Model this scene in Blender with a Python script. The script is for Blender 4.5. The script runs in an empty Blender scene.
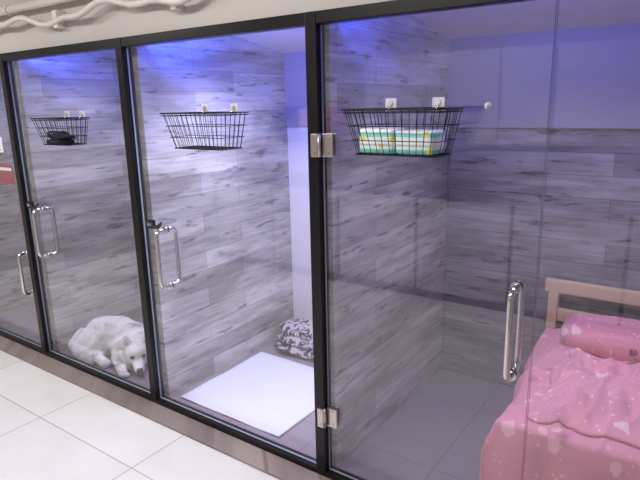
import bpy, bmesh, math, random, itertools, bisect
from mathutils import Vector, Matrix, noise
random.seed(7)
S = bpy.context.scene
COL = S.collection
try:
    S.view_settings.view_transform = 'Standard'
    S.view_settings.look = 'None'
except Exception: pass

# ---------------------------------------------------------------- helpers
def srgb(r, g, b):
    def f(c):
        c /= 255.0
        return c/12.92 if c <= 0.04045 else ((c+0.055)/1.055)**2.4
    return (f(r), f(g), f(b), 1)

def mat(name, col, rough=0.5, metal=0.0, emit=None, es=0, noise_amt=0.0, nscale=20, bump=0.0, sheen=0, sss=0):
    m = bpy.data.materials.new(name); m.use_nodes = True
    nt = m.node_tree; b = nt.nodes['Principled BSDF']
    b.inputs['Base Color'].default_value = col
    b.inputs['Roughness'].default_value = rough
    b.inputs['Metallic'].default_value = metal
    if sheen: b.inputs['Sheen Weight'].default_value = sheen
    if emit:
        b.inputs['Emission Color'].default_value = emit
        b.inputs['Emission Strength'].default_value = es
    if noise_amt or bump:
        tc = nt.nodes.new('ShaderNodeTexCoord')
        n = nt.nodes.new('ShaderNodeTexNoise'); n.inputs['Scale'].default_value = nscale
        n.inputs['Detail'].default_value = 4
        nt.links.new(tc.outputs['Object'], n.inputs['Vector'])
        if noise_amt:
            mx = nt.nodes.new('ShaderNodeMixRGB'); mx.blend_type = 'MIX'
            c2 = tuple(max(0, c*(1-noise_amt)) for c in col[:3])+(1,)
            mx.inputs[1].default_value = col; mx.inputs[2].default_value = c2
            nt.links.new(n.outputs['Fac'], mx.inputs[0])
            nt.links.new(mx.outputs[0], b.inputs['Base Color'])
        if bump:
            bp = nt.nodes.new('ShaderNodeBump'); bp.inputs['Strength'].default_value = bump
            bp.inputs['Distance'].default_value = 0.01
            nt.links.new(n.outputs['Fac'], bp.inputs['Height'])
            nt.links.new(bp.outputs[0], b.inputs['Normal'])
    return m

def finish(bm, name, m, smooth=False, parent=None):
    me = bpy.data.meshes.new(name); bm.to_mesh(me); bm.free()
    o = bpy.data.objects.new(name, me); COL.objects.link(o)
    ms = m if isinstance(m, (list, tuple)) else [m]
    for x in ms: me.materials.append(x)
    if smooth:
        for p in me.polygons: p.use_smooth = True
    if parent: o.parent = parent
    return o

def empty(name, loc=(0, 0, 0)):
    o = bpy.data.objects.new(name, None); COL.objects.link(o)
    o.empty_display_size = 0.1
    return o

def add_box(bm, x0, x1, y0, y1, z0, z1, mi=0, bev=0.0):
    vs = [bm.verts.new((x, y, z)) for x in (x0, x1) for y in (y0, y1) for z in (z0, z1)]
    idx = [(0, 1, 3, 2), (4, 6, 7, 5), (0, 4, 5, 1), (2, 3, 7, 6), (0, 2, 6, 4), (1, 5, 7, 3)]
    fs = [bm.faces.new([vs[i] for i in f]) for f in idx]
    for f in fs: f.material_index = mi
    if bev > 0:
        es = set(e for f in fs for e in f.edges)
        r = bmesh.ops.bevel(bm, geom=list(es), offset=bev, segments=2, affect='EDGES', profile=0.6)
        for f in r['faces']: f.material_index = mi
    return fs

def box(name, x0, x1, y0, y1, z0, z1, m, bev=0.0, parent=None):
    bm = bmesh.new(); add_box(bm, x0, x1, y0, y1, z0, z1, 0, bev)
    bmesh.ops.recalc_face_normals(bm, faces=bm.faces)
    return finish(bm, name, m, False, parent)

def add_tube(bm, pts, r, n=8, closed=False, mi=0, radii=None):
    pts = [Vector(p) for p in pts]; N = len(pts); rings = []
    prev = None
    for i, p in enumerate(pts):
        if closed: t = (pts[(i+1) % N]-pts[i-1])
        else: t = pts[min(i+1, N-1)]-pts[max(i-1, 0)]
        t.normalize()
        if prev is None:
            a = Vector((0, 0, 1)) if abs(t.z) < 0.9 else Vector((1, 0, 0))
            u = t.cross(a).normalized()
        else:
            u = (prev - t*prev.dot(t)).normalized()
        prev = u; v = t.cross(u)
        rr = radii[i] if radii else r
        rings.append([bm.verts.new(p+(u*math.cos(2*math.pi*k/n)+v*math.sin(2*math.pi*k/n))*rr) for k in range(n)])
    rng = range(N if closed else N-1)
    for i in rng:
        a, b = rings[i], rings[(i+1) % N]
        for k in range(n):
            f = bm.faces.new((a[k], a[(k+1) % n], b[(k+1) % n], b[k])); f.material_index = mi; f.smooth = True
    if not closed:
        f = bm.faces.new(list(reversed(rings[0]))); f.material_index = mi
        f = bm.faces.new(rings[-1]); f.material_index = mi

def add_ell(bm, c, r, rot=None, sub=3, mi=0):
    M = Matrix.Translation(Vector(c)) @ (rot.to_4x4() if rot else Matrix.Identity(4)) @ Matrix.Diagonal((r[0], r[1], r[2], 1))
    bmesh.ops.create_icosphere(bm, subdivisions=sub, radius=1, matrix=M)

def fillet(pts, r, seg=5):
    pts = [Vector(p) for p in pts]; out = [pts[0]]
    for i in range(1, len(pts)-1):
        a, b, c = pts[i-1], pts[i], pts[i+1]
        d1 = (a-b).normalized(); d2 = (c-b).normalized()
        p0 = b+d1*r; p2 = b+d2*r
        for k in range(seg+1):
            t = k/seg
            out.append(p0*(1-t)**2+b*2*t*(1-t)+p2*t*t)
    out.append(pts[-1]); return out

# ---------------------------------------------------------------- layout
POST = [-4.78, -3.62, -2.463, -1.30, 0.16]
H = 1.98; D = 1.26

# ---------------------------------------------------------------- materials
def plank_material(name, c1, c2, cdark, rough=0.45):
    m = bpy.data.materials.new(name); m.use_nodes = True
    nt = m.node_tree; N = nt.nodes; L = nt.links; b = N['Principled BSDF']
    g = N.new('ShaderNodeNewGeometry'); s = N.new('ShaderNodeSeparateXYZ'); L.new(g.outputs['Position'], s.inputs[0])
    ad = N.new('ShaderNodeMath'); ad.operation = 'ADD'; L.new(s.outputs[0], ad.inputs[0]); L.new(s.outputs[1], ad.inputs[1])
    cb = N.new('ShaderNodeCombineXYZ'); L.new(ad.outputs[0], cb.inputs[0]); L.new(s.outputs[2], cb.inputs[1])
    br = N.new('ShaderNodeTexBrick'); L.new(cb.outputs[0], br.inputs['Vector'])
    br.offset = 0.37; br.inputs['Scale'].default_value = 1.0
    br.inputs['Brick Width'].default_value = 0.85; br.inputs['Row Height'].default_value = 0.115
    br.inputs['Mortar Size'].default_value = 0.0012; br.inputs['Mortar Smooth'].default_value = 0.6
    br.inputs['Bias'].default_value = 0.0
    br.inputs['Color1'].default_value = c1; br.inputs['Color2'].default_value = c2; br.inputs['Mortar'].default_value = cdark
    def noise_ramp(sx, sy, sc, det, p0, c0, p1, cc1, rough_=0.6, off=0):
        mp = N.new('ShaderNodeMapping'); L.new(cb.outputs[0], mp.inputs['Vector']); mp.inputs['Scale'].default_value = (sx, sy, 1)
        mp.inputs['Location'].default_value = (off, off*0.7, off)
        n = N.new('ShaderNodeTexNoise'); n.inputs['Scale'].default_value = sc; n.inputs['Detail'].default_value = det; n.inputs['Roughness'].default_value = rough_
        L.new(mp.outputs[0], n.inputs['Vector'])
        r = N.new('ShaderNodeValToRGB'); r.color_ramp.elements[0].position = p0; r.color_ramp.elements[0].color = c0
        r.color_ramp.elements[1].position = p1; r.color_ramp.elements[1].color = cc1
        L.new(n.outputs['Fac'], r.inputs[0]); return r
    r1 = noise_ramp(1.6, 30, 1.6, 7, 0.36, (0.50, 0.49, 0.49, 1), 0.58, (1.05, 1.05, 1.05, 1), 0.7)
    r2 = noise_ramp(2.0, 8.5, 1.5, 3, 0.36, (0.55, 0.53, 0.53, 1), 0.60, (1, 1, 1, 1), 0.5, 5)
    r3 = noise_ramp(3.2, 17, 1.7, 4, 0.32, (0.28, 0.25, 0.23, 1), 0.41, (1, 1, 1, 1), 0.6, 11)
    cur = br.outputs['Color']
    for r, a in ((r1, 0.5), (r2, 0.8), (r3, 0.8)):
        mm = N.new('ShaderNodeMixRGB'); mm.blend_type = 'MULTIPLY'; mm.inputs[0].default_value = a
        L.new(cur, mm.inputs[1]); L.new(r.outputs[0], mm.inputs[2]); cur = mm.outputs[0]
    L.new(cur, b.inputs['Base Color']); b.inputs['Roughness'].default_value = rough
    return m

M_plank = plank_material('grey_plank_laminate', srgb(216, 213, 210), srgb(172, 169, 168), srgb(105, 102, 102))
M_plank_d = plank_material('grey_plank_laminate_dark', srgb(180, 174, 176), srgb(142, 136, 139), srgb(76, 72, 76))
M_white = mat('white_paint', srgb(222, 218, 220), 0.55, noise_amt=0.06, nscale=3)
M_beam = mat('lilac_grey_panel', srgb(168, 159, 168), 0.4, noise_amt=0.10, nscale=3)
M_wallw = mat('warm_white_paint', srgb(200, 195, 190), 0.6, noise_amt=0.10, nscale=2)
M_black = mat('dark_metal_frame', srgb(34, 31, 33), 0.28, 0.5, noise_amt=0.2, nscale=40)
M_wire = mat('black_wire', srgb(18, 17, 20), 0.4, 0.5, noise_amt=0.1)
M_chrome = mat('polished_steel', srgb(225, 222, 220), 0.14, 1.0, noise_amt=0.03)
M_brush = mat('brushed_nickel', srgb(215, 206, 200), 0.3, 1.0, noise_amt=0.08)
M_rub = mat('black_rubber', srgb(20, 20, 22), 0.6, noise_amt=0.1)

def glass_material():
    m = bpy.data.materials.new('clear_glass'); m.use_nodes = True
    nt = m.node_tree; N = nt.nodes; L = nt.links
    N.remove(N['Principled BSDF'])
    out = N['Material Output']
    tr = N.new('ShaderNodeBsdfTransparent'); tr.inputs[0].default_value = (0.96, 0.963, 0.985, 1)
    gl = N.new('ShaderNodeBsdfGlossy'); gl.inputs['Roughness'].default_value = 0.03; gl.inputs[0].default_value = (1, 1, 1, 1)
    lw = N.new('ShaderNodeLayerWeight'); lw.inputs['Blend'].default_value = 0.5
    pw = N.new('ShaderNodeMath'); pw.operation = 'POWER'; pw.inputs[1].default_value = 5
    L.new(lw.outputs['Facing'], pw.inputs[0])
    ma = N.new('ShaderNodeMath'); ma.operation = 'MULTIPLY_ADD'; ma.inputs[1].default_value = 0.9; ma.inputs[2].default_value = 0.06
    L.new(pw.outputs[0], ma.inputs[0])
    tc = N.new('ShaderNodeTexCoord'); n = N.new('ShaderNodeTexNoise'); n.inputs['Scale'].default_value = 2
    L.new(tc.outputs['Object'], n.inputs['Vector'])
    mr = N.new('ShaderNodeMapRange'); mr.inputs['To Min'].default_value = 0.9; mr.inputs['To Max'].default_value = 1.2
    L.new(n.outputs['Fac'], mr.inputs[0])
    mu = N.new('ShaderNodeMath'); mu.operation = 'MULTIPLY'; mu.use_clamp = True
    L.new(ma.outputs[0], mu.inputs[0]); L.new(mr.outputs[0], mu.inputs[1])
    mx = N.new('ShaderNodeMixShader'); L.new(mu.outputs[0], mx.inputs[0]); L.new(tr.outputs[0], mx.inputs[1]); L.new(gl.outputs[0], mx.inputs[2])
    L.new(mx.outputs[0], out.inputs['Surface'])
    return m
M_glass = glass_material()
M_gedge = mat('glass_edge', srgb(150, 160, 170), 0.2, noise_amt=0.1)

def tile_material(name, c, grout, size, ox, oy, rough=0.12, gw=0.004):
    m = bpy.data.materials.new(name); m.use_nodes = True
    nt = m.node_tree; N = nt.nodes; L = nt.links; b = N['Principled BSDF']
    g = N.new('ShaderNodeNewGeometry'); mp = N.new('ShaderNodeMapping'); mp.inputs['Location'].default_value = (ox, oy, 0)
    L.new(g.outputs['Position'], mp.inputs['Vector'])
    br = N.new('ShaderNodeTexBrick'); br.offset = 0; L.new(mp.outputs[0], br.inputs['Vector'])
    br.inputs['Scale'].default_value = 1; br.inputs['Brick Width'].default_value = size; br.inputs['Row Height'].default_value = size
    br.inputs['Mortar Size'].default_value = gw; br.inputs['Mortar Smooth'].default_value = 0.1
    c2 = tuple(x*0.95 for x in c[:3])+(1,)
    br.inputs['Color1'].default_value = c; br.inputs['Color2'].default_value = c2; br.inputs['Mortar'].default_value = grout
    n = N.new('ShaderNodeTexNoise'); n.inputs['Scale'].default_value = 5; n.inputs['Detail'].default_value = 5
    L.new(g.outputs['Position'], n.inputs['Vector'])
    mx = N.new('ShaderNodeMixRGB'); mx.blend_type = 'MULTIPLY'; mx.inputs[0].default_value = 0.12
    L.new(br.outputs['Color'], mx.inputs[1]); L.new(n.outputs['Fac'], mx.inputs[2])
    L.new(mx.outputs[0], b.inputs['Base Color']); b.inputs['Roughness'].default_value = rough
    return m
M_tile = tile_material('glossy_white_tile', srgb(220, 217, 212), srgb(168, 161, 154), 0.8, 2.88+8, 0.47+8, 0.14, 0.003)
M_tile_in = tile_material('grey_kennel_tile', srgb(146, 136, 142), srgb(118, 110, 116), 0.6, 0.1+8, 0.1+8, 0.2, 0.002)

# ---------------------------------------------------------------- room shell
XL, XR, YR, ZC = -6.0, 1.6, -2.9, 2.65
box('floor', XL, XR, YR, 0.0, -0.1, 0.0, M_tile)
box('floor_kennel', POST[0]-0.03, POST[4]+0.03, 0.0, D, -0.1, 0.0, M_tile_in)
box('ceiling', XL, XR, YR, 0.0, ZC, ZC+0.1, M_white)
box('wall_left', XL-0.1, XL, YR, 0.0, 0, ZC, M_wallw)
box('wall_right', XR, XR+0.1, YR, 0.0, 0, ZC, M_wallw)
box('wall_rear', XL, XR, YR-0.1, YR, 0, ZC, M_wallw)
box('wall_soffit', XL, XR, 0.0, 0.06, H, ZC, M_wallw)
box('wall_front_end', XL, POST[0]-0.03, 0.0, 0.06, 0, H, M_wallw)
box('wall_front_side', POST[4]+0.03, XR, 0.0, 0.06, 0, H, M_wallw)
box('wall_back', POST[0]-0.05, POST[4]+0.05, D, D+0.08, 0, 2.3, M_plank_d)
box('wall_back_white_panel', POST[2]+0.025, POST[3]-0.025, D-0.012, D, 0.0, 1.5, M_white)
for i in range(4):
    box('trim_%d' % (i+1), POST[i]+0.025, POST[i+1]-0.025, D-0.03, D, 1.5, 2.0, M_beam, 0.004)
for i, x in enumerate(POST):
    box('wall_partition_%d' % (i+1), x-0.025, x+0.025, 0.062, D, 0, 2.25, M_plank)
for i in range(4):
    bm = bmesh.new()
    x0, x1 = POST[i]+0.025, POST[i+1]-0.025
    P = [(0.06, 2.16), (D, 1.97)]
    v = [bm.verts.new((x, y, z+dz)) for x in (x0, x1) for (y, z) in P for dz in (0, 0.06)]
    for f in [(0, 1, 3, 2), (4, 6, 7, 5), (0, 4, 5, 1), (2, 3, 7, 6), (0, 2, 6, 4), (1, 5, 7, 3)]:
        bm.faces.new([v[k] for k in f])
    bmesh.ops.recalc_face_normals(bm, faces=bm.faces)
    finish(bm, 'ceiling_kennel_%d' % (i+1), M_white)

M_strip = plank_material('brown_grey_threshold', srgb(160, 146, 140), srgb(136, 124, 120), srgb(80, 74, 72), 0.35)
box('trim_threshold', POST[0]-0.03, XR-0.1, -0.15, -0.03, 0.0, 0.012, M_strip, 0.003)

# ---------------------------------------------------------------- kennel frame
bm = bmesh.new()
for x in POST:
    add_box(bm, x-0.025, x+0.025, -0.03, 0.03, 0.0, H+0.0, 0, 0.003)
for i in range(4):
    add_box(bm, POST[i]+0.0251, POST[i+1]-0.0251, -0.028, 0.028, H-0.045, H, 0, 0.003)
    add_box(bm, POST[i]+0.0251, POST[i+1]-0.0251, -0.028, 0.028, 0.0, 0.035, 0, 0.003)
finish(bm, 'kennel_frame', M_black)

# ---------------------------------------------------------------- doors
def glass_pane(name, x0, x1, parent):
    bm = bmesh.new()
    add_box(bm, x0, x1, -0.005, 0.005, 0.037, H-0.047)
    bmesh.ops.recalc_face_normals(bm, faces=bm.faces)
    for f in bm.faces:
        f.material_index = 0 if abs(f.normal.y) > 0.9 else 1
    finish(bm, name, [M_glass, M_gedge], parent=parent)

def handle(x, z0, z1, parent, lock=False):
    bm = bmesh.new()
    for sgn in (-1, 1):
        pts = fillet([(x, sgn*0.006, z0+0.02), (x, sgn*0.062, z0+0.02), (x, sgn*0.062, z1-0.02), (x, sgn*0.006, z1-0.02)], 0.035, 8)
        add_tube(bm, pts, 0.0115, 12)
        for z in (z0+0.02, z1-0.02):
            add_tube(bm, [(x, sgn*0.0055, z), (x, sgn*0.013, z)], 0.019, 16)
    finish(bm, 'pull_handle', M_chrome, parent=parent)
    if lock:
        bm = bmesh.new()
        zc = z1-0.03
        pts = [(x-0.03+0.03*math.cos(a), -0.035+0.022*math.sin(a), zc+0.035+0.012*math.sin(2*a)) for a in [k*math.pi/8 for k in range(16)]]
        add_tube(bm, pts, 0.0055, 8, True, 0)
        add_box(bm, x-0.085, x-0.045, -0.05, -0.025, zc+0.015, zc+0.06, 0, 0.005)
        add_box(bm, x-0.08, x-0.05, -0.052, -0.0495, zc+0.03, zc+0.045, 1)
        finish(bm, 'cable_lock', [M_rub, M_chrome], parent=parent)

def hinge(x, z, parent):
    bm = bmesh.new()
    add_box(bm, x-0.012, x+0.018, -0.046, -0.031, z-0.045, z+0.045, 0, 0.003)
    add_box(bm, x+0.020, x+0.072, -0.020, -0.0055, z-0.045, z+0.045, 0, 0.003)
    add_tube(bm, [(x+0.02, -0.034, z-0.045), (x+0.02, -0.034, z+0.045)], 0.007, 10)
    add_box(bm, x+0.020, x+0.072, 0.0055, 0.018, z-0.045, z+0.045, 0, 0.003)
    for dz in (-0.028, 0.028):
        add_tube(bm, [(x+0.05, -0.0205, z+dz), (x+0.05, -0.024, z+dz)], 0.006, 10)
        add_tube(bm, [(x+0.003, -0.0465, z+dz), (x+0.003, -0.05, z+dz)], 0.006, 10)
    finish(bm, 'hinge', M_brush, parent=parent)

d0 = empty('door_1'); glass_pane('glass_pane', POST[0]+0.03, POST[1]-0.03, d0); handle(-3.70, 0.42, 0.74, d0)
d1 = empty('door_2'); glass_pane('glass_pane', POST[1]+0.03, POST[2]-0.03, d1); handle(-3.43, 0.72, 1.06, d1, True)
d2 = empty('door_3'); glass_pane('glass_pane', POST[2]+0.03, POST[3]-0.03, d2); handle(-2.26, 0.72, 1.06, d2, True)
d3 = empty('door_4'); glass_pane('glass_pane', POST[3]+0.03, -0.435, d3); handle(-0.495, 0.70, 1.06, d3)
hinge(POST[3]+0.012, 1.49, d3); hinge(POST[3]+0.012, 0.31, d3)
d4 = empty('window_1'); glass_pane('glass_pane', -0.43, POST[4]-0.03, d4)

# ---------------------------------------------------------------- wire baskets
M_hook = mat('white_hook_plastic', srgb(215, 212, 222), 0.3, noise_amt=0.04)
def basket(name, xc, w, zt, dep=0.18, h=0.15):
    root = empty(name)
    bm = bmesh.new()
    y0, y1 = -0.012, -0.012-dep
    ins = 0.035
    def rect(f):
        i = ins*f; z = zt-h*f
        return [Vector((xc-w/2+i, y0-i*0.3, z)), Vector((xc+w/2-i, y0-i*0.3, z)), Vector((xc+w/2-i, y1+i, z)), Vector((xc-w/2+i, y1+i, z))]
    def loop(f, r):
        p = rect(f); pts = []
        for k in range(4):
            a, b, c = p[k-1], p[k], p[(k+1) % 4]
            d1 = (a-b).normalized(); d2 = (c-b).normalized()
            for t in (0, .25, .5, .75, 1):
                q0 = b+d1*0.02; q2 = b+d2*0.02
                pts.append(q0*(1-t)**2+b*2*t*(1-t)+q2*t*t)
        add_tube(bm, pts, r, 6, True)
    loop(0, 0.0035); loop(0.07, 0.0018)
    for f in (0.36, 0.68): loop(f, 0.0016)
    loop(1, 0.0024)
    T = rect(0); B = rect(1)
    nx, ny = 13, 6
    for k in range(1, nx):
        t = k/nx
        a = T[0].lerp(T[1], t); b = B[0].lerp(B[1], t); c = B[3].lerp(B[2], t); d = T[3].lerp(T[2], t)
        add_tube(bm, [a, b, c, d], 0.0015, 5)
    for k in range(1, ny):
        t = k/ny
        a = T[0].lerp(T[3], t); b = B[0].lerp(B[3], t); c = B[1].lerp(B[2], t); d = T[1].lerp(T[2], t)
        add_tube(bm, [a, b, c, d], 0.0015, 5)
    finish(bm, 'wire_frame', M_wire, parent=root)
    for sx in (-0.24, 0.24):
        bm = bmesh.new(); x = xc+sx*w
        add_box(bm, x-0.022, x+0.022, -0.0085, -0.0055, zt-0.012, zt+0.035, 0, 0.001)
        add_tube(bm, fillet([(x, -0.0075, zt+0.02), (x, -0.011, zt+0.005), (x, -0.014, zt-0.008), (x, -0.024, zt-0.008), (x, -0.024, zt+0.008)], 0.003, 3), 0.003, 6, mi=1)
        add_tube(bm, [(x, -0.0085, zt+0.018), (x, -0.013, zt+0.018)], 0.009, 12, mi=1)
        finish(bm, 'adhesive_hook', [M_hook, M_chrome], parent=root)
    return root
basket('wire_basket', -0.88, 0.375, 1.625)
basket('wire_basket', -1.82, 0.37, 1.62)
bk1 = basket('wire_basket', -2.94, 0.31, 1.60, 0.17, 0.14)

M_dcloth = mat('dark_cloth', srgb(48, 48, 66), 0.9, noise_amt=0.5, nscale=60)
bm = bmesh.new()
pts = []
for k in range(140):
    a = k*0.33; rr = 0.035+0.02*math.sin(k*0.21)
    pts.append((-2.95+1.9*rr*math.cos(a), -0.095+0.9*rr*math.sin(a), 1.475+0.012+0.03*k/140+0.012*math.sin(k*0.37)))
add_tube(bm, pts, 0.006, 6)
add_box(bm, -3.03, -2.90, -0.14, -0.05, 1.464, 1.485, 0, 0.006)
finish(bm, 'folded_leash', M_dcloth, True, bk1)

def pack_material():
    m = bpy.data.materials.new('tissue_pack_print'); m.use_nodes = True
    nt = m.node_tree; N = nt.nodes; L = nt.links; b = N['Principled BSDF']
    tc = N.new('ShaderNodeTexCoord')
    s = N.new('ShaderNodeSeparateXYZ'); L.new(tc.outputs['Object'], s.inputs[0])
    r = N.new('ShaderNodeMapRange'); r.inputs['From Min'].default_value = 1.475; r.inputs['From Max'].default_value = 1.565
    L.new(s.outputs[2], r.inputs[0])
    cr = N.new('ShaderNodeValToRGB'); cr.color_ramp.interpolation = 'CONSTANT'
    e = cr.color_ramp.elements; e[0].color = srgb(120, 205, 195); e[1].position = 0.22; e[1].color = srgb(232, 240, 240)
    q = e.new(0.66); q.color = srgb(130, 214, 206); q = e.new(0.8); q.color = srgb(238, 242, 244)
    L.new(r.outputs[0], cr.inputs[0])
    v = N.new('ShaderNodeTexVoronoi'); v.inputs['Scale'].default_value = 26; L.new(tc.outputs['Object'], v.inputs['Vector'])
    vr = N.new('ShaderNodeValToRGB'); vr.color_ramp.interpolation = 'CONSTANT'; vr.color_ramp.elements[0].color = (1, 1, 1, 1)
    vr.color_ramp.elements[1].position = 0.28; vr.color_ramp.elements[1].color = (0, 0, 0, 1)
    L.new(v.outputs['Distance'], vr.inputs[0])
    hs = N.new('ShaderNodeMixRGB'); L.new(vr.outputs[0], hs.inputs[0]); L.new(cr.outputs[0], hs.inputs[1])
    vc = N.new('ShaderNodeValToRGB'); vc.color_ramp.interpolation = 'CONSTANT'
    vc.color_ramp.elements[0].color = srgb(235, 215, 90); vc.color_ramp.elements[1].position = 0.45; vc.color_ramp.elements[1].color = srgb(60, 90, 175)
    q = vc.color_ramp.elements.new(0.7); q.color = srgb(240, 240, 240)
    L.new(v.outputs['Color'], vc.inputs[0]); L.new(vc.outputs[0], hs.inputs[2])
    L.new(hs.outputs[0], b.inputs['Base Color']); b.inputs['Roughness'].default_value = 0.3
    return m
M_pack = pack_material()
for (a, b_) in ((-1.018, -0.885), (-0.878, -0.745)):
    bm = bmesh.new(); add_box(bm, a, b_, -0.15, -0.045, 1.479, 1.56, 0, 0.012)
    for v in bm.verts:
        v.co.z += 0.004*math.sin(v.co.x*60)*(1 if v.co.z > 1.52 else 0)
    finish(bm, 'tissue_pack', M_pack, True)

bm = bmesh.new(); add_tube(bm, [(-0.62, -0.0055, 1.63), (-0.62, -0.012, 1.63)], 0.011, 16); add_tube(bm, [(-0.62, -0.012, 1.63), (-0.62, -0.024, 1.625)], 0.004, 10)
finish(bm, 'suction_hook', M_hook, True)

M_paper = mat('paper', srgb(225, 225, 228), 0.6, noise_amt=0.05); M_red = mat('red_print', srgb(160, 40, 48), 0.5, noise_amt=0.2, nscale=30)
bm = bmesh.new()
add_box(bm, -3.99, -3.80, -0.0075, -0.0055, 1.38, 1.48, 0)
for k in range(4): add_box(bm, -3.97, -3.83, -0.0085, -0.0076, 1.395+k*0.02, 1.401+k*0.02, 1)
finish(bm, 'notice_sign', [M_paper, M_dcloth])
bm = bmesh.new(); add_box(bm, -3.97, -3.74, 0.0055, 0.0075, 1.17, 1.30, 0, 0.0008); add_box(bm, -3.95, -3.76, 0.0045, 0.0054, 1.26, 1.28, 1)
finish(bm, 'warning_sticker', [M_red, M_paper])

# ---------------------------------------------------------------- pipe and hose above frame
M_pipe = mat('white_pvc', srgb(222, 217, 210), 0.4, noise_amt=0.06)
root = empty('ceiling_pipe')
bm = bmesh.new(); add_tube(bm, [(XL+0.01, -0.05, 2.20), (XR-0.01, -0.05, 2.20)], 0.022, 14)
for x in (-4.6, -3.4, -2.05, -0.8):
    add_tube(bm, [(x-0.012, -0.05, 2.20), (x+0.012, -0.05, 2.20)], 0.028, 14)
    add_box(bm, x-0.012, x+0.012, -0.045, -0.0005, 2.185, 2.215)
finish(bm, 'pipe', M_pipe, parent=root)
bm = bmesh.new()
pts = []
for k in range(200):
    t = k/199; x = -5.2+4.3*t
    pts.append((x, -0.06-0.012*math.sin(x*9), 2.115+0.022*math.sin(x*7)+0.012*math.sin(x*17)))
rad = [0.014+0.003*(k % 2) for k in range(200)]
add_tube(bm, pts, 0.014, 10, radii=rad)
for x in (-4.1, -2.95, -2.02, -1.5):
    z = 2.115+0.022*math.sin(x*7)+0.012*math.sin(x*17)
    add_box(bm, x-0.02, x+0.02, -0.05, -0.0005, z-0.03, z+0.06, 0, 0.004)
finish(bm, 'corrugated_hose', M_pipe, parent=root)

# ---------------------------------------------------------------- pad and cloth
M_pad = mat('white_pet_pad', srgb(218, 218, 224), 0.7, noise_amt=0.08, nscale=12, bump=0.2)
bm = bmesh.new()
bmesh.ops.create_grid(bm, x_segments=60, y_segments=60, size=0.5)
for v in bm.verts:
    x = -2.02+v.co.x*0.74; y = 0.46+v.co.y*0.72
    e = min(0.5-abs(v.co.x), 0.5-abs(v.co.y))
    v.co = Vector((x, y, 0.008+0.006*noise.noise(Vector((x*5, y*5, 0)))+(0.004 if e > 0.02 else 0)))
o = finish(bm, 'pet_pad', M_pad, True)
sm = o.modifiers.new('s', 'SOLIDIFY'); sm.thickness = 0.005

def patterned_cloth():
    m = bpy.data.materials.new('grey_patterned_fleece'); m.use_nodes = True
    nt = m.node_tree; N = nt.nodes; L = nt.links; b = N['Principled BSDF']
    tc = N.new('ShaderNodeTexCoord'); w = N.new('ShaderNodeTexNoise'); w.inputs['Scale'].default_value = 16; w.inputs['Detail'].default_value = 2; w.inputs['Distortion'].default_value = 1.5
    L.new(tc.outputs['Object'], w.inputs['Vector'])
    cr = N.new('ShaderNodeValToRGB'); cr.color_ramp.elements[0].position = 0.46; cr.color_ramp.elements[0].color = srgb(58, 50, 60)
    cr.color_ramp.elements[1].position = 0.54; cr.color_ramp.elements[1].color = srgb(180, 168, 174)
    L.new(w.outputs['Fac'], cr.inputs[0]); L.new(cr.outputs[0], b.inputs['Base Color']); b.inputs['Roughness'].default_value = 0.9
    return m
Mc = patterned_cloth(); cb_root = empty('crumpled_blanket')
for k, (cx, cy, cz, rx, ry) in enumerate(((-2.14, 1.035, 0.035, 0.25, 0.17), (-2.16, 1.05, 0.085, 0.225, 0.155), (-2.19, 1.07, 0.13, 0.19, 0.13))):
    bm = bmesh.new(); bmesh.ops.create_icosphere(bm, subdivisions=5, radius=1)
    for v in bm.verts:
        p = v.co; q = Vector((math.copysign(abs(p.x)**0.75, p.x), math.copysign(abs(p.y)**0.75, p.y), p.z))
        n = 1+0.14*noise.noise(p*2+Vector((k*3, 0, 0)))
        z = cz+q.z*0.035*n+0.02*noise.noise(Vector((q.x*3, q.y*3, k)))
        v.co = Vector((cx+q.x*rx*n, cy+q.y*ry*n, max(z, 0.002)))
    finish(bm, 'fold_%d' % k, Mc, True, cb_root)

# ---------------------------------------------------------------- bed in bay 4
M_wood = mat('pale_wood', srgb(224, 198, 164), 0.45, noise_amt=0.15, nscale=8)
bed = empty('bed')
BX0, BX1, BY0, BY1 = -0.545, 0.12, 0.10, 1.20
bm = bmesh.new()
for x in (BX0-0.10, BX1-0.05):
    add_box(bm, x, x+0.05, BY1-0.05, BY1, 0, 0.72, 0, 0.006)
for x in (BX0, BX1-0.05):
    add_box(bm, x, x+0.05, BY0, BY0+0.05, 0, 0.34, 0, 0.006)
add_box(bm, BX0-0.12, BX1, BY1-0.045, BY1-0.01, 0.655, 0.725, 0, 0.008)
add_box(bm, BX0-0.05, BX1-0.051, BY1-0.04, BY1-0.015, 0.50, 0.57, 0, 0.005)
add_box(bm, BX0+0.005, BX0+0.03, BY0+0.051, BY1-0.051, 0.22, 0.32, 0, 0.004)
add_box(bm, BX1-0.03, BX1-0.005, BY0+0.051, BY1-0.051, 0.22, 0.32, 0, 0.004)
add_box(bm, BX0+0.051, BX1-0.051, BY0+0.01, BY0+0.035, 0.22, 0.32, 0, 0.004)
for k in range(7):
    y = BY0+0.12+k*0.14
    add_box(bm, BX0+0.03, BX1-0.03, y, y+0.06, 0.30, 0.318, 0)
finish(bm, 'bed_frame', M_wood, parent=bed)
M_mat = mat('mattress', srgb(225, 215, 220), 0.8, noise_amt=0.05)
box('mattress', BX0+0.01, BX1-0.01, BY0+0.01, BY1-0.055, 0.321, 0.40, M_mat, 0.02, parent=bed)

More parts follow.
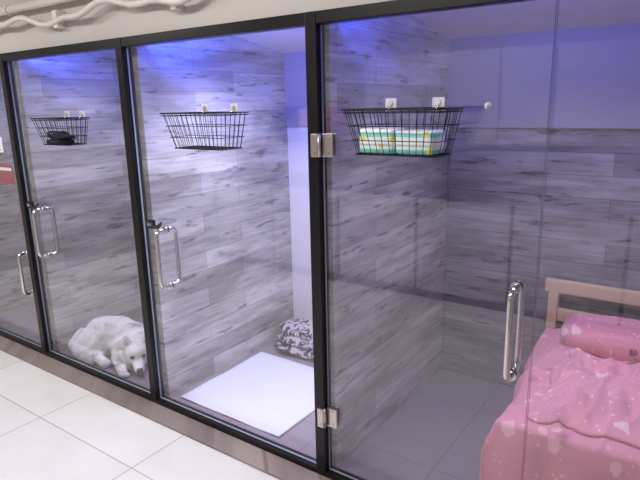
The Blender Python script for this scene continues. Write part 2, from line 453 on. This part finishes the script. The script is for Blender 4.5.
def pink_material(name, base, light, dark, sc=9, sz=0.24, darkp=0.55):
    m = bpy.data.materials.new(name); m.use_nodes = True
    nt = m.node_tree; N = nt.nodes; L = nt.links; b = N['Principled BSDF']
    uv = N.new('ShaderNodeTexCoord')
    mp = N.new('ShaderNodeMapping'); L.new(uv.outputs['Object'], mp.inputs['Vector']); mp.inputs['Scale'].default_value = (1, 1, 0.8)
    nz = N.new('ShaderNodeTexNoise'); nz.inputs['Scale'].default_value = 22; L.new(mp.outputs[0], nz.inputs['Vector'])
    ad = N.new('ShaderNodeMixRGB'); ad.blend_type = 'ADD'; ad.inputs[0].default_value = 0.06
    L.new(mp.outputs[0], ad.inputs[1]); L.new(nz.outputs['Color'], ad.inputs[2])
    def spots(scale, size, inner):
        v = N.new('ShaderNodeTexVoronoi'); v.inputs['Scale'].default_value = scale; L.new(ad.outputs[0], v.inputs['Vector'])
        r = N.new('ShaderNodeValToRGB'); e = r.color_ramp.elements
        e[0].position = size; e[0].color = (1, 1, 1, 1); e[1].position = size+0.03; e[1].color = (0, 0, 0, 1)
        if inner:
            q = e.new(size*0.45); q.color = (0.2, 0.2, 0.2, 1); q = e.new(size*0.55); q.color = (1, 1, 1, 1); e[0].color = (0.2, 0.2, 0.2, 1) if False else e[0].color
        L.new(v.outputs['Distance'], r.inputs[0])
        return v, r
    v, r = spots(sc, sz, False)
    pc = N.new('ShaderNodeValToRGB'); pc.color_ramp.interpolation = 'CONSTANT'
    pc.color_ramp.elements[0].color = light; pc.color_ramp.elements[1].position = 0.42; pc.color_ramp.elements[1].color = base
    q = pc.color_ramp.elements.new(0.60); q.color = dark
    q = pc.color_ramp.elements.new(0.70); q.color = light
    L.new(v.outputs['Color'], pc.inputs[0])
    mx = N.new('ShaderNodeMixRGB'); L.new(r.outputs[0], mx.inputs[0]); mx.inputs[1].default_value = base; L.new(pc.outputs[0], mx.inputs[2])
    # small ears/dots next to the figures
    v2, r2 = spots(sc*2.6, 0.16, False)
    mx2 = N.new('ShaderNodeMixRGB'); L.new(r2.outputs[0], mx2.inputs[0]); L.new(mx.outputs[0], mx2.inputs[1]); mx2.inputs[2].default_value = light
    L.new(mx2.outputs[0], b.inputs['Base Color']); b.inputs['Roughness'].default_value = 0.85; b.inputs['Sheen Weight'].default_value = 0.15
    return m
M_pink = pink_material('pink_fleece', srgb(222, 146, 164), srgb(236, 178, 190), srgb(202, 118, 142), 12, 0.26)
M_pink2 = pink_material('pink_quilt', srgb(228, 152, 170), srgb(244, 204, 214), srgb(140, 84, 108), 11, 0.24)
def fold(x, y, s=1.0):
    p = Vector((x*3.4, y*2.8, 0.3))
    a = noise.noise(p)*0.032+noise.noise(p*2.3+Vector((3, 1, 0)))*0.010
    r = 1-abs(noise.noise(Vector((x*5+y*3, y*2.0-x*2, 1.7))))*3.0
    r2 = 1-abs(noise.noise(Vector((x*8-y*4, y*4+x*2, 4.7))))*3.0
    return (a+max(0, r)**2*0.024+max(0, r2)**2*0.008)*s
def hump(x, y):
    return 0.07*math.exp(-((x+0.1)/0.25)**2-((y-0.35)/0.3)**2)
bm = bmesh.new()
nu, nv = 150, 190
grid = []
W = BX1-BX0
YF = BY0-0.028; YL = BY1-0.07-YF
for j in range(nv+1):
    row = []
    tt = j/nv*(0.36+YL)-0.36
    fy = max(0, -tt)
    y = YF+max(0, tt)
    if fy > 0: y = YF-0.012*min(1, fy/0.05)
    for i in range(nu+1):
        s = i/nu*(0.36+W)-0.36
        dz = max(0, -s)
        back = max(0, min(1, (y-0.3)/0.7))
        if s < 0:
            bul = 0.012+0.016*(1+math.sin(y*23+1.5*noise.noise(Vector((y*4, dz*3, 0)))))*min(1, dz/0.1)+0.08*back
            x = BX0-bul-0.012*min(1, dz/0.05)
        else:
            x = BX0-0.012-0.08*back*max(0, 1-s/0.2)+s*(W+0.002)/W
        drop = max(dz, fy)
        yy = y
        if fy > 0: yy = y+0.006*math.sin(x*30+1.5*noise.noise(Vector((x*4, fy*3, 0))))*min(1, fy/0.1)
        z = 0.445+0.022*min(1, max(0, s)/0.06)+(fold(x, max(y, YF))+hump(x, max(y, YF)))*max(0, 1-drop*5)-drop
        if drop == 0 and min(s, tt) < 0.05: z -= 0.012*(1-max(0, min(s, tt))/0.05)**2
        elif drop > 0: z -= 0.012
        z = max(z, 0.02)
        row.append(bm.verts.new((min(x, BX1+0.005), yy, z)))
    grid.append(row)
for j in range(nv):
    for i in range(nu):
        bm.faces.new((grid[j][i], grid[j][i+1], grid[j+1][i+1], grid[j+1][i]))
bmesh.ops.recalc_face_normals(bm, faces=bm.faces)
o = finish(bm, 'blanket', M_pink, True, bed)
sm = o.modifiers.new('s', 'SOLIDIFY'); sm.thickness = 0.01; sm.offset = 0
bm = bmesh.new(); grid = []
for j in range(111):
    row = []
    for i in range(111):
        a = i/110; b_ = j/110
        x = -0.46+0.55*a+0.05*noise.noise(Vector((b_*4, 0, 2))); y = 0.12+0.70*b_+0.05*noise.noise(Vector((a*4, 3, 2)))
        e = min(a, 1-a, b_, 1-b_)*6; e = min(1, e)
        z = 0.478+fold(x, y)+hump(x, y)+e**0.5*0.028+fold(x*1.5+3, y*1.4)*1.0*e
        row.append(bm.verts.new((x, y, z)))
    grid.append(row)
for j in range(110):
    for i in range(110): bm.faces.new((grid[j][i], grid[j][i+1], grid[j+1][i+1], grid[j+1][i]))
o = finish(bm, 'quilt', M_pink2, True, bed); sm = o.modifiers.new('s', 'SOLIDIFY'); sm.thickness = 0.015; sm.offset = -1
bm = bmesh.new(); bmesh.ops.create_icosphere(bm, subdivisions=5, radius=1)
for v in bm.verts:
    p = v.co; sx = math.copysign(abs(p.x)**0.6, p.x); sy = math.copysign(abs(p.y)**0.6, p.y)
    v.co = Vector((-0.27+sx*0.26, 0.98+sy*0.14, 0.54+p.z*0.085+0.014*noise.noise(p*3)))
finish(bm, 'pillow', M_pink2, True, bed)

# ---------------------------------------------------------------- dog (Samoyed)
dog = empty('samoyed_dog')
f = Vector((0.82, -0.54, -0.17)).normalized(); side = f.cross(Vector((0, 0, 1))).normalized(); up = side.cross(f).normalized()
C = Vector((-2.92, 0.215, 0.108))
HR = Matrix((f, -side, up)).transposed()
def hp(a, b_, c): return C+f*a-side*b_+up*c
bm = bmesh.new()
def chain(pts, rs, n=10):
    for i in range(len(pts)-1):
        for k in range(n+1):
            t = k/n; p = Vector(pts[i]).lerp(Vector(pts[i+1]), t); r = rs[i]*(1-t)+rs[i+1]*t
            add_ell(bm, p, (r, r, r), sub=2)
chain([(-3.38, 0.28, 0.108), (-3.24, 0.32, 0.115), (-3.12, 0.31, 0.115), (-3.03, 0.27, 0.11)], [0.11, 0.118, 0.115, 0.098], 6)
add_ell(bm, (-3.34, 0.20, 0.085), (0.14, 0.10, 0.085)); chain([(-3.28, 0.14, 0.045), (-3.18, 0.11, 0.033), (-3.10, 0.10, 0.028)], [0.045, 0.031, 0.030])
chain([(-3.05, 0.20, 0.07), (-3.00, 0.14, 0.040), (-2.90, 0.085, 0.028)], [0.055, 0.040, 0.028])
chain([(-2.95, 0.35, 0.07), (-2.86, 0.33, 0.040), (-2.73, 0.21, 0.028)], [0.055, 0.040, 0.028])
for (x, y) in ((-2.885, 0.076), (-2.715, 0.196)):
    for k in (-1, 0, 1): add_ell(bm, (x+0.014*k+0.008, y+0.011*k, 0.018), (0.019, 0.015, 0.017))
chain([(-3.44, 0.26, 0.10), (-3.49, 0.19, 0.08), (-3.45, 0.13, 0.06), (-3.34, 0.10, 0.05), (-3.22, 0.09, 0.04)], [0.055, 0.055, 0.05, 0.042, 0.03], 6)
add_ell(bm, hp(-0.12, 0, -0.015), (0.11, 0.125, 0.10), HR)
add_ell(bm, hp(0, 0, 0.0), (0.086, 0.088, 0.078), HR)
add_ell(bm, hp(0.03, 0, 0.028), (0.055, 0.062, 0.048), HR)
for sg in (-1, 1): add_ell(bm, hp(-0.01, sg*0.07, -0.035), (0.06, 0.055, 0.050), HR)
for k in range(11):
    t = k/10; r = 0.046*(1-t)+0.029*t
    add_ell(bm, hp(0.055+0.088*t, 0, -0.022-0.010*t), (r, r*1.0, r*0.82), HR, 2)
for k in range(8):
    t = k/7; add_ell(bm, hp(0.04+0.085*t, 0, -0.052-0.004*t), (0.028-0.008*t, 0.030-0.010*t, 0.016), HR, 2)
for sg in (-1, 1):
    for k in range(12):
        t = k/11
        add_ell(bm, hp(-0.008-0.012*t, sg*(0.056+0.012*t), 0.055+0.070*t), (0.016*(1-t)+0.008, 0.036*(1-t)+0.007, 0.028*(1-t)+0.010), HR, 2)
me = bpy.data.meshes.new('tmp'); bm.to_mesh(me); bm.free()
tmp = bpy.data.objects.new('tmp', me); COL.objects.link(tmp)
rm = tmp.modifiers.new('r', 'REMESH'); rm.mode = 'VOXEL'; rm.voxel_size = 0.007
cs = tmp.modifiers.new('s', 'SMOOTH'); cs.iterations = 5; cs.factor = 0.5
bpy.context.view_layer.update()
ev = tmp.evaluated_get(bpy.context.evaluated_depsgraph_get())
body = bpy.data.meshes.new_from_object(ev)
bpy.data.objects.remove(tmp)
for v in body.vertices:
    if v.co.z < 0.003: v.co.z = 0.003
M_fur = mat('white_fur', srgb(246, 242, 240), 0.9, noise_amt=0.35, nscale=34)
M_furpink = mat('ear_inside', srgb(206, 176, 170), 0.8, noise_amt=0.1)
M_nose = mat('dog_nose', srgb(16, 14, 16), 0.35, noise_amt=0.1); M_eye = mat('dog_eye', srgb(14, 10, 10), 0.15, noise_amt=0.1)
bm = bmesh.new(); bm.from_mesh(body)
bm.faces.ensure_lookup_table()
faces = list(bm.faces); areas = [q.calc_area() for q in faces]
cum = list(itertools.accumulate(areas)); tot = cum[-1]
eyes = [hp(0.080, sg*0.034, 0.020) for sg in (-1, 1)]; nosep = hp(0.168, 0, -0.026)
blades = []
for k in range(52000):
    q = faces[min(bisect.bisect(cum, random.random()*tot), len(faces)-1)]
    vs = [v.co for v in q.verts]; w = [random.random() for _ in vs]; sw = sum(w)
    p = sum((v*x for v, x in zip(vs, w)), Vector())/sw
    n = q.normal.copy()
    rel = p-C; a = rel.dot(f); l = rel.length
    if p.z < 0.008: continue
    if min((p-e).length for e in eyes) < 0.020 or (p-nosep).length < 0.024: continue
    hz = rel.dot(up)
    if a > 0.045: ln = 0.005
    elif l < 0.10 or (hz > 0.05 and l < 0.17): ln = 0.010
    else: ln = 0.034
    if p.z < 0.06 and p.x > -3.2 and l > .13: ln = 0.009
    if p.x < -3.0: ln *= 0.9
    wob = noise.noise_vector(p*16)
    flow = Vector((-0.8, 0.1, -0.55)) if l > 0.12 else (-f+rel.normalized()*0.3)
    d = (n*0.6+(flow-n*flow.dot(n))*0.9+wob*0.9+Vector([random.uniform(-.2, .2) for _ in range(3)])).normalized()
    blades.append((p, n, d, ln*random.uniform(0.6, 1.25)))
for p, n, d, ln in blades:
    s = d.cross(n)
    if s.length < 1e-4: continue
    s.normalize(); w = 0.0015 if ln > 0.014 else 0.0009
    m1 = p+d*ln*0.6; tip = p+d*ln+Vector((0, 0, -0.2*ln))
    for vv in (m1, tip): vv.z = max(vv.z, 0.003); vv.y = max(vv.y, 0.032)
    a = bm.verts.new(p-s*w); b_ = bm.verts.new(p+s*w); c = bm.verts.new(m1+s*w*0.7); d2 = bm.verts.new(m1-s*w*0.7); t = bm.verts.new(tip)
    bm.faces.new((a, b_, c, d2)); bm.faces.new((d2, c, t))
finish(bm, 'body', M_fur, True, dog)
bm = bmesh.new(); add_ell(bm, nosep, (0.016, 0.021, 0.016), HR, 3)
finish(bm, 'nose', M_nose, True, dog)
bm = bmesh.new()
for e in eyes: add_ell(bm, e+f*0.0015, (0.011, 0.0150, 0.0105), HR, 3)
finish(bm, 'eyes', M_eye, True, dog)
bm = bmesh.new()
add_tube(bm, [hp(0.10, -0.040, -0.040), hp(0.135, -0.031, -0.050), hp(0.158, -0.016, -0.052), hp(0.172, 0, -0.046), hp(0.158, 0.016, -0.052), hp(0.135, 0.031, -0.050), hp(0.10, 0.040, -0.040)], 0.003, 6)
add_tube(bm, [hp(0.176, 0, -0.034), hp(0.172, 0, -0.046)], 0.0024, 6)
finish(bm, 'mouth', M_nose, True, dog)
bm = bmesh.new()
for sg in (-1, 1):
    v = [bm.verts.new(hp(0.015, sg*0.042, 0.076)), bm.verts.new(hp(0.015, sg*0.076, 0.071)), bm.verts.new(hp(0.0, sg*0.067, 0.113))]
    bm.faces.new(v)
finish(bm, 'ear_inner', M_furpink, True, dog)

# ---------------------------------------------------------------- opposite side of aisle (seen in reflections)
M_cab = mat('white_cupboard', srgb(205, 200, 202), 0.4, noise_amt=0.04); M_wd = mat('walnut_top', srgb(62, 42, 36), 0.4, noise_amt=0.3, nscale=12)
bm = bmesh.new()
add_box(bm, -4.4, 0.4, -2.88, -2.42, 0.0, 0.90, 1, 0.004)
add_box(bm, -4.42, 0.42, -2.89, -2.38, 0.901, 0.955, 1, 0.004)
for k in range(6):
    x = -4.36+k*0.79
    add_box(bm, x, x+0.76, -2.419, -2.40, 0.08, 0.87, 0, 0.004)
finish(bm, 'grooming_counter', [M_cab, M_wd, M_wire])
bm = bmesh.new()
add_box(bm, -2.6, -0.2, -2.89, -2.58, 1.30, 2.02, 0, 0.004)
for a, b_ in ((-2.59, -1.415), (-1.40, -1.02), (-1.005, -0.21)):
    add_box(bm, a, b_, -2.579, -2.56, 1.31, 2.01, 0, 0.004)
finish(bm, 'wall_cupboard', [M_cab, M_wd, M_wire])
bm = bmesh.new()
add_box(bm, -4.6, -2.7, -2.89, -2.62, 1.35, 1.38, 0)
for x in (-4.5, -3.6, -2.8): add_box(bm, x, x+0.03, -2.89, -2.64, 1.26, 1.349, 1)
finish(bm, 'wall_shelf', [M_wd, M_wire])
cols = [M_red, M_cab, M_pack, M_dcloth, M_wood]
for k in range(6):
    x = -4.5+k*0.27; h = random.uniform(0.14, 0.3)
    bm = bmesh.new(); add_box(bm, x, x+0.2, -2.86, -2.68, 1.381, 1.381+h*0.75, 0, 0.006); add_box(bm, x-0.004, x+0.204, -2.864, -2.676, 1.3812+h*0.75, 1.381+h, 0, 0.004)
    finish(bm, 'storage_box', cols[k % 5])

# ---------------------------------------------------------------- lights
def area(name, loc, size, sy, power, col, rot=(0, 0, 0), spread=180):
    l = bpy.data.lights.new(name, 'AREA'); l.shape = 'RECTANGLE'; l.size = size; l.size_y = sy; l.energy = power; l.color = col
    l.spread = math.radians(spread)
    o = bpy.data.objects.new(name, l); o.location = loc; o.rotation_euler = rot; COL.objects.link(o); return o
M_panel = mat('light_panel', srgb(255, 250, 240), 0.5, emit=(1, .96, .9, 1), es=3)
for k, x in enumerate((-4.2, -1.6)):
    bm = bmesh.new(); add_box(bm, x-0.6, x+0.6, -1.65, -1.35, ZC-0.03, ZC, 0, 0.004); add_box(bm, x-0.62, x+0.62, -1.67, -1.651, ZC-0.035, ZC, 1); add_box(bm, x-0.62, x+0.62, -1.349, -1.33, ZC-0.035, ZC, 1)
    finish(bm, 'ceiling_light', [M_panel, M_white])
    area('ceiling_lamp_%d' % k, (x, -1.5, ZC-0.04), 1.2, 0.3, 46, (1, 0.972, 0.95))
M_led = mat('blue_led', (0.02, 0.05, 0.9, 1), 0.5, emit=(0.04, 0.09, 1, 1), es=9)
bay_w = [4, 8, 16, 6.5]; bay_b = [5, 9, 17, 6]
for i in range(4):
    x0, x1 = POST[i]+0.03, POST[i+1]-0.03
    r = empty('led_strip_light')
    bm = bmesh.new(); add_tube(bm, [(x0, 0.078, 1.985), (x1, 0.078, 1.985)], 0.010, 8)
    finish(bm, 'blue_tube', M_led, parent=r)
    area('blue_lamp_%d' % i, ((x0+x1)/2-0.12, 0.10, 1.985), x1-x0-0.26, 0.03, bay_b[i], (0.035, 0.08, 1.0), (math.radians(115), 0, 0))
    area('kennel_lamp_%d' % i, ((x0+x1)/2+0.1, 0.45, 2.05), 0.6, 0.25, bay_w[i], (0.91, 0.885, 1.0), (0, 0, 0), 130)

w = bpy.data.worlds.new('w'); S.world = w; w.use_nodes = True
w.node_tree.nodes['Background'].inputs[0].default_value = (0.8, 0.82, 1, 1)
w.node_tree.nodes['Background'].inputs[1].default_value = 0.15

# ---------------------------------------------------------------- camera
P = math.radians(13.75); yaw = math.radians(35.4); roll = math.radians(1.25)
hd = Vector((-math.sin(yaw), math.cos(yaw), 0))
F = hd*math.cos(P)+Vector((0, 0, -math.sin(P)))
R0 = Vector((math.cos(yaw), math.sin(yaw), 0)); U0 = hd*math.sin(P)+Vector((0, 0, math.cos(P)))
R = R0*math.cos(roll)-U0*math.sin(roll); U = R0*math.sin(roll)+U0*math.cos(roll)
cam = bpy.data.cameras.new('camera'); co = bpy.data.objects.new('camera', cam); COL.objects.link(co)
M = Matrix((R, U, -F)).transposed().to_4x4(); M.translation = Vector((0, -1.825, 1.65))
co.matrix_world = M; cam.sensor_width = 36; cam.lens = 31.5; cam.clip_start = 0.02
S.camera = co
